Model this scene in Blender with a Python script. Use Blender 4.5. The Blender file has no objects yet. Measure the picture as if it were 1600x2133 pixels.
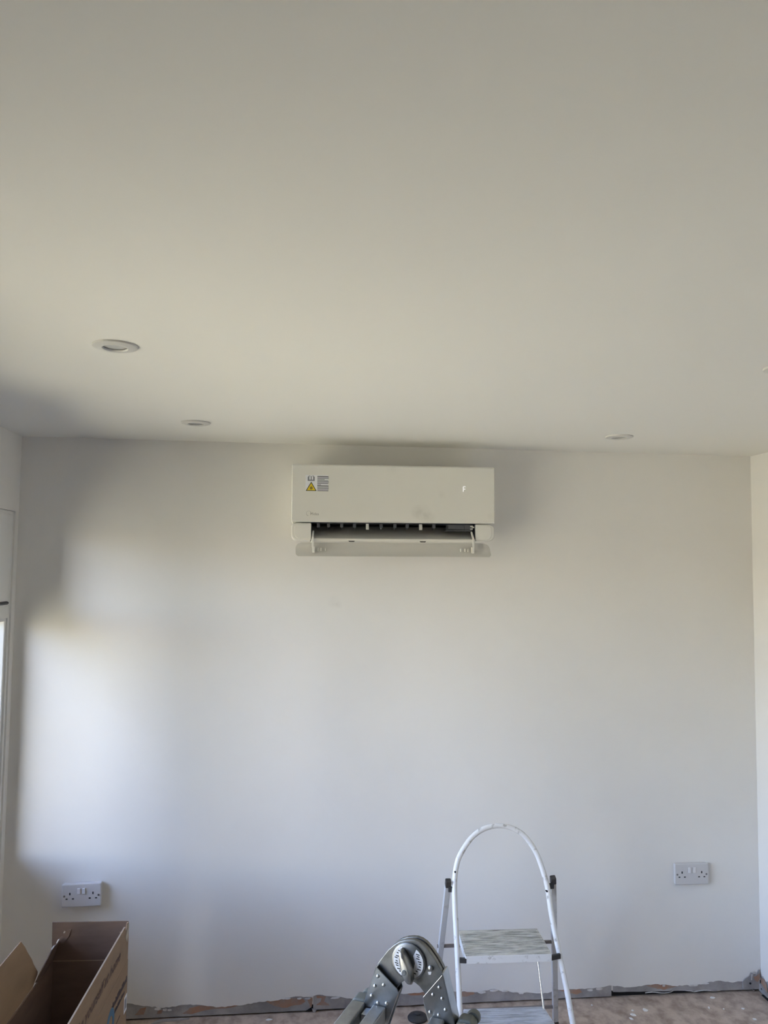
import bpy, math, random
from mathutils import Vector, Matrix

S = bpy.context.scene
COL = S.collection
random.seed(7)

# ------------------------------------------------------------------ camera
RM = Matrix(((0.99402, 0.10738, -0.01863), (-0.10841, 0.99182, -0.06728), (0.01125, 0.06890, 0.99756)))
cam = bpy.data.cameras.new('camera')
cam.sensor_fit = 'VERTICAL'; cam.sensor_height = 36.0
cam.lens = 1684.76 * 36.0 / 2133.0
cam.clip_start = 0.02
camo = bpy.data.objects.new('camera', cam); COL.objects.link(camo)
rt, fw, up = RM.col[0], RM.col[1], RM.col[2]
camo.matrix_world = Matrix(((rt[0], up[0], -fw[0], 0.0), (rt[1], up[1], -fw[1], 0.0),
                            (rt[2], up[2], -fw[2], 1.8625), (0, 0, 0, 1)))
S.camera = camo

# ------------------------------------------------------------------ light
W = bpy.data.worlds.new('sky'); S.world = W; W.use_nodes = True
nt = W.node_tree; nt.nodes.clear()
wo = nt.nodes.new('ShaderNodeOutputWorld'); bg = nt.nodes.new('ShaderNodeBackground')
SUN_EL, SUN_AZ = math.radians(46), math.radians(7)      # sun stands behind the viewer, just on the house side of the window wall
SD = Vector((math.sin(SUN_AZ) * math.cos(SUN_EL), -math.cos(SUN_AZ) * math.cos(SUN_EL), math.sin(SUN_EL)))
sky = nt.nodes.new('ShaderNodeTexSky'); sky.sky_type = 'NISHITA'; sky.sun_disc = False
sky.sun_elevation = SUN_EL
sky.sun_rotation = math.atan2(SD.x, SD.y)
sky.air_density = 1.0; sky.dust_density = 2.0; sky.ozone_density = 1.0
hs = nt.nodes.new('ShaderNodeHueSaturation'); hs.inputs['Saturation'].default_value = 1.08
nt.links.new(sky.outputs[0], hs.inputs['Color']); tint = nt.nodes.new('ShaderNodeMix'); tint.data_type = 'RGBA'; tint.blend_type = 'MULTIPLY'
tint.inputs[0].default_value = 1.0; tint.inputs[7].default_value = (1.05, 0.945, 1.0, 1)   # the camera's white balance
nt.links.new(hs.outputs[0], tint.inputs[6]); nt.links.new(tint.outputs[2], bg.inputs['Color'])
nt.links.new(bg.outputs[0], wo.inputs[0])
bg.inputs['Strength'].default_value = 1.0

sun = bpy.data.lights.new('sun', 'SUN'); sun.energy = 12.5; sun.angle = math.radians(0.6); sun.color = (1.0, 0.92, 0.86)
suno = bpy.data.objects.new('sun', sun); COL.objects.link(suno)
suno.location = SD * 12
suno.rotation_euler = (-SD).to_track_quat('-Z', 'Y').to_euler()

S.view_settings.view_transform = 'Standard'
S.view_settings.look = 'None'
S.view_settings.exposure = 1.65
S.view_settings.gamma = 1.0
S.view_settings.use_curve_mapping = False
S.cycles.use_denoising = True
S.cycles.max_bounces = 14
S.cycles.diffuse_bounces = 8
S.cycles.caustics_reflective = False
S.cycles.caustics_refractive = False
S.cycles.sample_clamp_indirect = 6.0

def portal(name, loc, sx_, sz_):
    l = bpy.data.lights.new(name, 'AREA'); l.shape = 'RECTANGLE'; l.size = sx_; l.size_y = sz_
    l.cycles.is_portal = True
    o = bpy.data.objects.new(name, l); COL.objects.link(o); o.location = loc
    o.rotation_euler = Vector((1, 0, 0)).to_track_quat('-Z', 'Z').to_euler()

# ------------------------------------------------------------------ materials
def mat(name, col, rough=0.6, metal=0.0, var=0.0, vscale=8.0, bump=0.0, bscale=60.0, col2=None,
        lo=0.4, hi=0.65, stretch=None, spec=0.5, emit=None):
    m = bpy.data.materials.new(name); m.use_nodes = True
    n = m.node_tree.nodes; L = m.node_tree.links
    b = n['Principled BSDF']
    b.inputs['Base Color'].default_value = (*col, 1)
    b.inputs['Roughness'].default_value = rough
    b.inputs['Metallic'].default_value = metal
    b.inputs['Specular IOR Level'].default_value = spec
    tcn = n.new('ShaderNodeTexCoord'); src = tcn.outputs['Object']
    if stretch:
        mp = n.new('ShaderNodeMapping'); mp.inputs['Scale'].default_value = stretch
        L.new(src, mp.inputs[0]); src = mp.outputs[0]
    if var > 0 or col2:
        t = n.new('ShaderNodeTexNoise'); t.inputs['Scale'].default_value = vscale
        t.inputs['Detail'].default_value = 7; t.inputs['Roughness'].default_value = 0.6
        L.new(src, t.inputs['Vector'])
        r = n.new('ShaderNodeValToRGB')
        c2 = col2 if col2 else tuple(max(0, c * (1 - var)) for c in col)
        r.color_ramp.elements[0].position = lo; r.color_ramp.elements[0].color = (*col, 1)
        r.color_ramp.elements[1].position = hi; r.color_ramp.elements[1].color = (*c2, 1)
        L.new(t.outputs['Fac'], r.inputs[0]); L.new(r.outputs[0], b.inputs['Base Color'])
    if bump > 0:
        t2 = n.new('ShaderNodeTexNoise'); t2.inputs['Scale'].default_value = bscale; t2.inputs['Detail'].default_value = 5
        L.new(src, t2.inputs['Vector'])
        bp = n.new('ShaderNodeBump'); bp.inputs['Strength'].default_value = bump; bp.inputs['Distance'].default_value = 0.01
        L.new(t2.outputs['Fac'], bp.inputs['Height']); L.new(bp.outputs[0], b.inputs['Normal'])
    if emit:
        b.inputs['Emission Color'].default_value = (*emit[0], 1); b.inputs['Emission Strength'].default_value = emit[1]
    return m

M = {}
M['paint'] = mat('white_emulsion', (0.80, 0.785, 0.765), 0.75, var=0.03, vscale=1.6, bump=0.05, bscale=55, spec=0.3)
M['ceil'] = mat('ceiling_emulsion', (0.80, 0.79, 0.76), 0.7, bump=0.07, bscale=2.4, stretch=(1.0, 2.2, 1.0), spec=0.3)
M['skim'] = mat('grey_plaster', (0.42, 0.40, 0.40), 0.85, var=0.35, vscale=9, bump=0.15, bscale=70)
M['brown'] = mat('bare_brown_plaster', (0.40, 0.225, 0.15), 0.9, col2=(0.34, 0.27, 0.23), vscale=22, bump=0.2)
M['flake'] = mat('loose_paint_flake', (0.66, 0.64, 0.63), 0.8, var=0.3, vscale=40)
M['chip'] = mat('white_plaster_chip', (0.80, 0.79, 0.77), 0.8, var=0.1, vscale=40)
M['gap_shade'] = mat('gap_shade_black', (0.012, 0.011, 0.011), 0.95)  # near-black colour standing in for the shade of gaps
M['floor'] = mat('dusty_floor', (0.53, 0.43, 0.355), 0.85, col2=(0.28, 0.21, 0.165), vscale=15, lo=0.40, hi=0.70,
                 bump=0.2, bscale=30, stretch=(1.3, 1.0, 1.0))
M['upvc'] = mat('white_upvc', (0.78, 0.78, 0.77), 0.35)
M['handle'] = mat('dark_grey_handle', (0.05, 0.05, 0.055), 0.4, metal=0.4)
M['ac'] = mat('white_plastic', (0.74, 0.73, 0.69), 0.42, var=0.02, vscale=3)
M['acpanel'] = mat('white_panel_with_smudge', (0.74, 0.73, 0.69), 0.40, var=0.02, vscale=3)
M['acflap'] = mat('satin_flap_plastic', (0.62, 0.61, 0.585), 0.45)
M['acin'] = mat('dark_duct_plastic', (0.025, 0.028, 0.038), 0.5)
M['acvane'] = mat('grey_vane_plastic', (0.085, 0.09, 0.105), 0.5)
M['acdefl'] = mat('grey_deflector_plastic', (0.60, 0.60, 0.58), 0.4)
M['acmark'] = mat('grey_logo_print', (0.32, 0.31, 0.29), 0.4, metal=0.3)
M['led'] = mat('display_light', (0.9, 0.9, 0.95), 0.4, emit=((0.95, 0.95, 1.0), 0.22))
M['stick'] = mat('white_sticker', (0.80, 0.81, 0.85), 0.5)
M['yel'] = mat('yellow_print', (0.80, 0.60, 0.03), 0.5)
M['ink'] = mat('black_ink', (0.03, 0.03, 0.03), 0.6)
M['grey'] = mat('grey_ink', (0.22, 0.23, 0.26), 0.6)
M['sock'] = mat('socket_plastic', (0.60, 0.59, 0.60), 0.35)
M['rock'] = mat('rocker_plastic', (0.72, 0.71, 0.72), 0.3)
M['hole'] = mat('socket_hole', (0.01, 0.01, 0.012), 0.6)
M['screw'] = mat('screw_metal', (0.22, 0.21, 0.21), 0.4, metal=0.8)
M['bez'] = mat('downlight_bezel', (0.60, 0.59, 0.57), 0.45)
M['lens'] = mat('downlight_lens', (0.48, 0.48, 0.49), 0.25)
M['lad'] = mat('worn_white_enamel', (0.78, 0.78, 0.79), 0.35, col2=(0.40, 0.39, 0.38), vscale=42, lo=0.57, hi=0.68)
M['lad_shaded'] = mat('worn_enamel_shaded', (0.50, 0.50, 0.51), 0.4, col2=(0.34, 0.33, 0.32), vscale=24, lo=0.55, hi=0.72)  # rear legs: white enamel greyed in colour for the shade on tilted undersides
M['tread'] = mat('paint_spattered_tread', (0.62, 0.60, 0.55), 0.7, col2=(0.26, 0.25, 0.22), vscale=14, lo=0.42, hi=0.66,
                 stretch=(1.0, 7.0, 1.0), bump=0.2)
M['tread2'] = mat('grey_ribbed_tread', (0.60, 0.61, 0.64), 0.6, var=0.4, vscale=12, stretch=(1.0, 5.0, 1.0))
M['rubber'] = mat('black_plastic', (0.035, 0.033, 0.034), 0.5)
M['steel'] = mat('chrome_rod', (0.75, 0.75, 0.76), 0.15, metal=1.0)
M['brownbar'] = mat('brown_grey_bar', (0.22, 0.19, 0.18), 0.5, metal=0.3)
M['alu'] = mat('brushed_aluminium', (0.52, 0.53, 0.54), 0.34, metal=0.95, var=0.25, vscale=10, stretch=(1, 1, 6))
M['alud'] = mat('dull_aluminium', (0.40, 0.40, 0.39), 0.5, metal=0.85, var=0.3, vscale=14)
M['plate'] = mat('zinc_plate', (0.50, 0.53, 0.56), 0.28, metal=0.95, var=0.25, vscale=18)
M['hinge'] = mat('grey_cast_hinge', (0.26, 0.265, 0.27), 0.42, metal=0.85, var=0.3, vscale=25)
M['rivet'] = mat('bright_rivet', (0.52, 0.53, 0.54), 0.3, metal=1.0)
M['gripm'] = mat('worn_grip_metal', (0.42, 0.42, 0.42), 0.36, metal=0.9, var=0.3, vscale=30)
M['capg'] = mat('grey_green_plastic_cap', (0.13, 0.14, 0.13), 0.5)
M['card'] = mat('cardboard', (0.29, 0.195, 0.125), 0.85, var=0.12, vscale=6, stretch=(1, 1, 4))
M['cardin_shaded'] = mat('cardboard_inside_shaded', (0.18, 0.118, 0.088), 0.9, var=0.14, vscale=7, stretch=(1, 1, 4))  # same board, darkened in colour for the shade inside the carton
M['tear'] = mat('torn_card_edge', (0.46, 0.40, 0.33), 0.9)
M['edge'] = mat('cardboard_cut_edge', (0.34, 0.25, 0.18), 0.9)
M['print'] = mat('brown_print', (0.10, 0.055, 0.04), 0.7)
M['bprint'] = mat('dark_print', (0.045, 0.03, 0.035), 0.7)
M['blue'] = mat('blue_print', (0.06, 0.14, 0.24), 0.7)
M['lawn'] = mat('lawn', (0.33, 0.312, 0.195), 0.95, col2=(0.42, 0.395, 0.285), vscale=0.5)

def glass_mat():
    m = bpy.data.materials.new('window_glass'); m.use_nodes = True
    n = m.node_tree.nodes; L = m.node_tree.links; n.clear()
    o = n.new('ShaderNodeOutputMaterial'); mx = n.new('ShaderNodeMixShader')
    t = n.new('ShaderNodeBsdfTransparent'); g = n.new('ShaderNodeBsdfGlossy'); f = n.new('ShaderNodeFresnel')
    t.inputs[0].default_value = (0.93, 0.95, 0.94, 1); g.inputs['Roughness'].default_value = 0.02
    f.inputs[0].default_value = 1.25
    L.new(f.outputs[0], mx.inputs[0]); L.new(t.outputs[0], mx.inputs[1]); L.new(g.outputs[0], mx.inputs[2])
    L.new(mx.outputs[0], o.inputs[0]); return m
M['glass'] = glass_mat()
M['brick'] = mat('weathered_brick', (0.15, 0.125, 0.11), 0.9, var=0.25, vscale=20)

def smudge(m, spots):
    """faint dirt marks with a shape of their own at object-space points (x, y, z, radius, depth, colour factor)"""
    n = m.node_tree.nodes; L = m.node_tree.links; b = n['Principled BSDF']
    prev = b.inputs['Base Color'].links[0].from_socket if b.inputs['Base Color'].links else None
    tcn = n.new('ShaderNodeTexCoord')
    nz = n.new('ShaderNodeTexNoise'); nz.inputs['Scale'].default_value = 45; L.new(tcn.outputs['Object'], nz.inputs['Vector'])
    for (p, r, amt) in spots:
        d = n.new('ShaderNodeVectorMath'); d.operation = 'DISTANCE'; d.inputs[1].default_value = p
        L.new(tcn.outputs['Object'], d.inputs[0])
        mr = n.new('ShaderNodeMapRange'); mr.inputs['From Min'].default_value = r; mr.inputs['From Max'].default_value = 0
        mr.inputs['To Max'].default_value = amt * 2
        L.new(d.outputs['Value'], mr.inputs['Value'])
        mu = n.new('ShaderNodeMath'); mu.operation = 'MULTIPLY'
        L.new(mr.outputs[0], mu.inputs[0]); L.new(nz.outputs['Fac'], mu.inputs[1])
        mx = n.new('ShaderNodeMix'); mx.data_type = 'RGBA'; mx.blend_type = 'MULTIPLY'
        L.new(mu.outputs[0], mx.inputs[0])
        if prev: L.new(prev, mx.inputs[6])
        mx.inputs[7].default_value = (0.45, 0.43, 0.40, 1)
        prev = mx.outputs[2]; L.new(prev, b.inputs['Base Color'])

# ------------------------------------------------------------------ mesh helpers
class MB:
    def __init__(s): s.v = []; s.f = []
    def add(s, vs, fs):
        k = len(s.v); s.v += [tuple(p) for p in vs]; s.f += [tuple(i + k for i in f) for f in fs]; return s
    def box(s, a, b):
        (x0, y0, z0), (x1, y1, z1) = [tuple(min(p, q) for p, q in zip(a, b)), tuple(max(p, q) for p, q in zip(a, b))]
        v = [(x0, y0, z0), (x1, y0, z0), (x1, y1, z0), (x0, y1, z0), (x0, y0, z1), (x1, y0, z1), (x1, y1, z1), (x0, y1, z1)]
        return s.add(v, [(0, 3, 2, 1), (4, 5, 6, 7), (0, 1, 5, 4), (1, 2, 6, 5), (2, 3, 7, 6), (3, 0, 4, 7)])
    def prism(s, poly, off):
        """closed polygon (3-D points, flat) swept by vector off"""
        n = len(poly); o = Vector(off); A = [Vector(p) for p in poly]
        nrm = Vector((0, 0, 0))
        for i in range(n): nrm += A[i].cross(A[(i + 1) % n])
        if nrm.dot(o) > 0: A = A[::-1]
        v = A + [p + o for p in A]
        return s.add(v, [tuple(range(n)), tuple(range(2 * n - 1, n - 1, -1))] +
                     [(i, n + i, n + (i + 1) % n, (i + 1) % n) for i in range(n)])
    def beam(s, p, q, w, h, ref=(0, 0, 1)):
        """rectangular bar from p to q; w across, h along ref-ish direction"""
        p, q = Vector(p), Vector(q); d = (q - p).normalized(); r = Vector(ref)
        a = d.cross(r).normalized() * (w / 2); b = a.cross(d).normalized() * (h / 2)
        pts = [p - a - b, p + a - b, p + a + b, p - a + b]
        return s.prism(pts, q - p)
    def tube(s, pts, r, n=12, flat=1.0, ref=None):
        pts = [Vector(p) for p in pts]; N = len(pts); rings = []; prev = None
        for i, p in enumerate(pts):
            d = (pts[min(i + 1, N - 1)] - pts[max(i - 1, 0)]).normalized()
            if prev is None:
                rf = Vector(ref) if ref else (Vector((0, 0, 1)) if abs(d.z) < .9 else Vector((1, 0, 0)))
                a = d.cross(rf).normalized()
            else:
                a = (prev - d * prev.dot(d)).normalized()
            prev = a; b = d.cross(a)
            rings.append([p + a * r * math.cos(2 * math.pi * k / n) + b * r * flat * math.sin(2 * math.pi * k / n) for k in range(n)])
        v = [p for g in rings for p in g]; f = []
        for i in range(N - 1):
            for k in range(n):
                f.append((i * n + k, i * n + (k + 1) % n, (i + 1) * n + (k + 1) % n, (i + 1) * n + k))
        f.append(tuple(range(n - 1, -1, -1))); f.append(tuple((N - 1) * n + k for k in range(n)))
        return s.add(v, f)
    def lathe(s, prof, c, axis, n=40, closed=False):
        """profile [(r, h)] turned about axis through c"""
        ax = Vector(axis).normalized(); t = Vector((1, 0, 0)) if abs(ax.x) < .9 else Vector((0, 1, 0))
        a = ax.cross(t).normalized(); b = ax.cross(a); c = Vector(c); v = []; f = []; m = len(prof)
        for k in range(n):
            t_ = 2 * math.pi * k / n
            for r, h in prof: v.append(c + ax * h + (a * math.cos(t_) + b * math.sin(t_)) * r)
        for k in range(n):
            k2 = (k + 1) % n
            for i in range(m - 1 if not closed else m):
                j = (i + 1) % m
                f.append((k * m + i, k2 * m + i, k2 * m + j, k * m + j))
        if not closed:
            if prof[0][0] > 1e-6: f.append(tuple(k * m for k in range(n - 1, -1, -1)))
            if prof[-1][0] > 1e-6: f.append(tuple(k * m + m - 1 for k in range(n)))
        return s.add(v, f)
    def build(s, name, m, parent=None, bevel=0, smooth=False, seg=2):
        me = bpy.data.meshes.new(name); me.from_pydata(s.v, [], s.f); me.validate(); me.update()
        if m is not None: me.materials.append(m)
        o = bpy.data.objects.new(name, me); COL.objects.link(o)
        if parent is not None: o.parent = parent; o.matrix_parent_inverse = Matrix()
        if smooth:
            for p in me.polygons: p.use_smooth = True
            try: me.set_sharp_from_angle(angle=math.radians(38))
            except Exception: pass
        if bevel:
            md = o.modifiers.new('bevel', 'BEVEL'); md.width = bevel; md.segments = seg; md.limit_method = 'ANGLE'
            md.angle_limit = math.radians(40)
        return o

def thing(name, loc, label, cat, rz=0, group=None):
    o = bpy.data.objects.new(name, None); COL.objects.link(o); o.empty_display_size = 0.05
    o.location = loc; o.rotation_euler = (0, 0, rz); o['label'] = label; o['category'] = cat
    if group: o['group'] = group
    return o

def tag(o, label, cat, group=None):
    o['label'] = label; o['category'] = cat
    if group: o['group'] = group
    return o

def struct(o, label=None):
    o['kind'] = 'structure'
    if label: o['label'] = label
    return o

def text_mb(body, size, origin, ex, ey, thick=0.0006, shear=0.0, width=None, bold=0.0):
    """flat lettering: mesh of the built-in font laid at origin along ex (reading) and ey (up)"""
    cu = bpy.data.curves.new('t', 'FONT'); cu.body = body; cu.size = size; cu.shear = shear; cu.resolution_u = 2; cu.offset = bold
    to = bpy.data.objects.new('t', cu); COL.objects.link(to)
    dg = bpy.context.evaluated_depsgraph_get()
    me = bpy.data.meshes.new_from_object(to.evaluated_get(dg))
    xs = [v.co.x for v in me.vertices]; k = 1.0
    if width: k = width / (max(xs) - min(xs))
    ex, ey, origin = Vector(ex).normalized(), Vector(ey).normalized(), Vector(origin)
    ez = ex.cross(ey)
    mb = MB()
    mb.add([origin + ex * (v.co.x * k) + ey * v.co.y + ez * thick for v in me.vertices], [tuple(p.vertices) for p in me.polygons])
    bpy.data.objects.remove(to); bpy.data.curves.remove(cu); bpy.data.meshes.remove(me)
    return mb

def copy_tree(o, parent=None):
    c = o.copy(); COL.objects.link(c)
    if parent is not None: c.parent = parent
    for ch in list(o.children): copy_tree(ch, c)
    return c

# ------------------------------------------------------------------ room
D, XL, XR, YR, H = 3.5411, -1.1604, 2.0983, -2.6, 2.4
TH = 0.26                                             # outer wall thickness

fl = MB().box((XL - TH, YR - .2, -0.12), (XR + TH, D + 0.06, 0.0))
struct(fl.build('floor', M['floor']), 'dusty beige subfloor with plaster dust')
ce = MB().box((XL - TH - .35, YR - .3, H), (XR + TH + .3, D + .3, H + 0.25))
struct(ce.build('ceiling', M['ceil']), 'plain painted ceiling with small round downlights')

# painted back wall: a thin coat of paint and skim whose lower edge is torn where the skirting came off
edge = [(-1.1604, .060), (-0.95, .064), (-0.80, .058), (-0.644, .070), (-.586, .056), (-.508, .046), (-.422, .054), (-.363, .051),
        (-.294, .038), (-.196, .041), (-.117, .053), (-.038, .055), (.022, .066), (.102, .063), (.122, .070), (.203, .060),
        (.284, .046), (.38, .052), (.468, .058), (.571, .062), (.70, .060), (.738, .056), (.79, .052), (.843, .056), (.885, .061),
        (.927, .050), (.991, .041), (1.06, .036), (1.119, .033), (1.162, .046), (1.248, .043), (1.334, .047), (1.41, .052),
        (1.465, .042), (1.531, .045), (1.619, .050), (1.685, .039), (1.796, .038), (1.886, .052), (1.976, .043), (2.03, .046),
        (2.048, .060), (2.062, .078), (2.071, .090), (2.079, .078), (2.085, .080), (2.0925, .094), (2.0983, .090)]
ee = []
for i in range(len(edge) - 1):
    (x0, z0), (x1, z1) = edge[i], edge[i + 1]
    k = max(1, int((x1 - x0) / 0.011))
    for j in range(k):
        t = j / k
        ee.append((x0 + (x1 - x0) * t, z0 + (z1 - z0) * t + (random.uniform(-.0026, .0026) if j else 0)))
ee.append(edge[-1])
T = 0.004
wb = MB(); n = len(ee)
vs = [(x, D - T, z) for x, z in ee] + [(x, D - T, .16) for x, z in ee] + [(x, D, z) for x, z in ee]
fs = [(i, i + 1, n + i + 1, n + i) for i in range(n - 1)] + [(2 * n + i, 2 * n + i + 1, i + 1, i) for i in range(n - 1)]
wb.add(vs, fs)
wb.add([(XL, D - T, .16), (XR, D - T, .16), (XR, D - T, H), (XL, D - T, H)], [(0, 1, 2, 3)])
wb.box((XL - TH, D, .03), (XR + TH, D + .18, H))       # masonry behind the coat
smudge(M['paint'], [((0.168, D, 1.71), .035, .10), ((0.19, D, 1.70), .02, .08)])
wall_back = struct(wb.build('wall_back', M['paint']), 'white painted end wall behind the air conditioner')

# exposed board strip under the torn paint, three lengths with open joints
def strip(x0, x1, zb0, zb1):
    n = max(2, int((x1 - x0) / .03)); m = MB(); vs = []
    for i in range(n + 1):
        x = x0 + (x1 - x0) * i / n; zb = zb0 + (zb1 - zb0) * i / n + random.uniform(-.0008, .0008)
        vs += [(x, D - .0015, zb), (x, D - .0015, .10), (x, D + .012, zb), (x, D + .012, .10)]
    f = []
    for i in range(n):
        a, b = 4 * i, 4 * i + 4
        f += [(a, b, b + 1, a + 1), (a + 2, a + 3, b + 3, b + 2), (a, a + 2, b + 2, b), (a + 1, b + 1, b + 3, a + 3)]
    f += [(0, 1, 3, 2), (4 * n, 4 * n + 2, 4 * n + 3, 4 * n + 1)]
    m.add(vs, f); return m.build('plaster_strip', M['skim'], wall_back)
strip(XL, .100, .007, .007)
strip(.108, 1.407, .009, .007)
strip(1.414, 2.055, .024, .006)
MB().box((XL - TH, D + .0125, -.1), (XR + TH, D + .058, .03)).build('gap_shade_strip', M['gap_shade'], wall_back)  # black bar backing the open gap, its shade put into the colour
MB().prism([(.078, D - .002, .0075), (.100, D - .002, .0075), (.100, D - .002, .02)], (0, -.003, 0)).build('plaster_chip', M['gap_shade'], wall_back)  # notch beside the joint, drawn as a near-black wedge with painted shade
MB().prism([(.102, D - .004, .016), (.122, D - .004, .012), (.116, D - .004, .001), (.108, D - .004, .0)], (0, -.004, 0)).build('plaster_flake', M['skim'], wall_back)

def patch(pts, m='brown', dy=.0022):
    out = []
    for i in range(len(pts)):
        (x0, z0), (x1, z1) = pts[i], pts[(i + 1) % len(pts)]
        for j in range(4):
            t = j / 4; out.append((x0 + (x1 - x0) * t + random.uniform(-.002, .002), D - dy, z0 + (z1 - z0) * t + random.uniform(-.0012, .0012)))
    return MB().prism(out, (0, .0012, 0)).build('plaster_patch', M[m], wall_back)
patch([(-.430, .018), (-.40, .038), (-.35, .048), (-.27, .050), (-.20, .043), (-.23, .034), (-.32, .030), (-.39, .016)])
patch([(-.62, .022), (-.60, .045), (-.575, .05), (-.585, .022)])
patch([(-.535, .022), (-.53, .035), (-.51, .035), (-.515, .022)])
patch([(-.090, .052), (.0, .060), (.06, .058), (.075, .045), (.06, .034), (.02, .030), (-.01, .022), (-.05, .030)])
patch([(.082, .058), (.105, .058), (.103, .020), (.094, .022)])
patch([(.122, .064), (.16, .062), (.152, .040), (.17, .032), (.175, .024), (.12, .028), (.14, .042), (.142, .056), (.122, .056)])
patch([(.50, .060), (.62, .060), (.66, .050), (.60, .044), (.52, .050)])
patch([(.725, .056), (.79, .053), (.80, .044), (.76, .034), (.725, .036)])
patch([(1.165, .045), (1.22, .042), (1.262, .043), (1.275, .030), (1.25, .022), (1.20, .032)])
patch([(1.56, .045), (1.60, .049), (1.64, .048), (1.70, .040), (1.72, .038), (1.68, .030), (1.645, .024), (1.61, .032)])
# lifted paint flakes along the tear
for (x, z, w, h) in [(-.53, .044, .03, .012), (-.50, .040, .018, .010), (-.48, .038, .02, .008), (.0, .062, .03, .009), (.05, .060, .025, .008),
                     (.085, .058, .03, .008), (.20, .056, .05, .008), (.83, .050, .05, .01), (.88, .056, .04, .012), (.93, .052, .035, .008), (1.0, .040, .03, .008),
                     (1.08, .038, .04, .006), (1.31, .040, .03, .01), (1.35, .043, .03, .012), (1.645, .044, .018, .009), (1.78, .038, .05, .006), (1.84, .044, .04, .006)]:
    pts = []
    for k in range(7):
        a = 2 * math.pi * k / 7
        pts.append((x + math.cos(a) * w / 2 * random.uniform(.6, 1.1), D - .0065 - (.002 if math.sin(a) < 0 else 0), z + math.sin(a) * h / 2 * random.uniform(.6, 1.1)))
    MB().prism(pts, (0, .0015, 0)).build('paint_flake', M['flake'], wall_back)
# paper lining hanging in the wide gap
vs, fs = [], []
for i in range(25):
    t = i / 24; x = 1.56 + .36 * t
    z = .014 + .003 * math.sin(t * 19) - .004 * t + (.004 if .35 < t < .6 else 0)
    vs += [(x, D - .004 - .003 * math.sin(t * 11), z), (x, D - .002, z + .0018)]
    if i: fs.append((2 * i - 2, 2 * i, 2 * i + 1, 2 * i - 1))
MB().add(vs, fs).build('torn_paper', M['flake'], wall_back)
# broken corner
cp = MB().prism([(2.010, D - .008, .044), (2.022, D - .008, .058), (2.040, D - .008, .068), (2.050, D - .008, .083), (2.058, D - .008, .078), (2.066, D - .008, .070),
                 (2.074, D - .008, .072), (2.086, D - .008, .094), (2.092, D - .008, .072), (2.0975, D - .008, .050), (2.0975, D - .008, .012), (2.07, D - .008, .010),
                 (2.062, D - .008, .002), (2.052, D - .008, .012), (2.03, D - .008, .010), (2.012, D - .008, .012)], (0, .009, 0))
cp.build('broken_plaster', M['skim'], wall_back)
MB().prism([(2.060, D - .0095, .066), (2.072, D - .0095, .066), (2.088, D - .0095, .078), (2.092, D - .0095, .060), (2.08, D - .0095, .042), (2.068, D - .0095, .048)], (0, .002, 0)).build('plaster_patch', M['brown'], wall_back)
MB().prism([(2.052, D - .0095, .076), (2.057, D - .0095, .076), (2.053, D - .0095, .050), (2.049, D - .0095, .052)], (0, .002, 0)).build('paint_flake', M['flake'], wall_back)
MB().lathe([(.0045, -.001), (.0045, .001)], (2.045, D - .0085, .037), (0, -1, 0), 16).build('screw_hole', M['hole'], wall_back)
for (a, b) in [((2.058, .011), (2.076, .008)), ((2.092, .05), (2.093, .02))]:
    MB().beam((a[0], D - .0095, a[1]), (b[0], D - .0095, b[1]), .002, .003, (0, 1, 0)).build('crack', M['hole'], wall_back)

# right wall, with the same torn edge next to the corner
wr = MB(); T2 = .004
e2 = [(-2.6, .055), (2.0, .06), (2.8, .05), (3.1, .06), (3.3, .05), (3.40, .058), (3.45, .072), (3.482, .068), (3.50, .058), (3.519, .072), (3.530, .066), (D, .090)]
n = len(e2)
vs = [(XR, y, z) for y, z in e2] + [(XR, y, H) for y, z in e2] + [(XR + T2, y, z) for y, z in e2]
wr.add(vs, [(i, n + i, n + i + 1, i + 1) for i in range(n - 1)] + [(2 * n + i, i, i + 1, 2 * n + i + 1) for i in range(n - 1)])
wr.box((XR + T2, YR, .012), (XR + TH, D + .18, H))
wall_right = struct(wr.build('wall_right', M['paint']), 'white side wall at the right')
MB().box((XR + .0018, YR, .010), (XR + .012, D, .11)).build('plaster_strip', M['skim'], wall_right)
for pts in ([(3.535, .060), (3.51, .062), (3.49, .052), (3.485, .020), (3.52, .025), (3.535, .035)], [(3.47, .050), (3.43, .052), (3.42, .030), (3.46, .026)]):
    MB().prism([(XR, y, z) for y, z in pts], (-.003, 0, 0)).build('plaster_patch', M['brown'], wall_right)
MB().prism([(XR - .001, y, z) for y, z in [(3.540, .040), (3.515, .032), (3.49, .022), (3.47, .004), (3.50, .001), (3.54, .006)]], (-.010, 0, 0)).build('broken_plaster', M['skim'], wall_right)
MB().box((XR - .001, 3.512, .017), (XR - .0115, 3.520, .022)).build('screw_hole', M['hole'], wall_right)
MB().box((XR - .02, 2.2, .0), (XR + .0, 3.50, .004)).build('gap_shade_strip', M['gap_shade'], wall_right)  # black strip painted for shade along the foot of the wall

# rear wall behind the camera
struct(MB().box((XL - TH, YR - .2, 0), (XR + TH, YR, H)).build('wall_rear', M['paint']))

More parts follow.
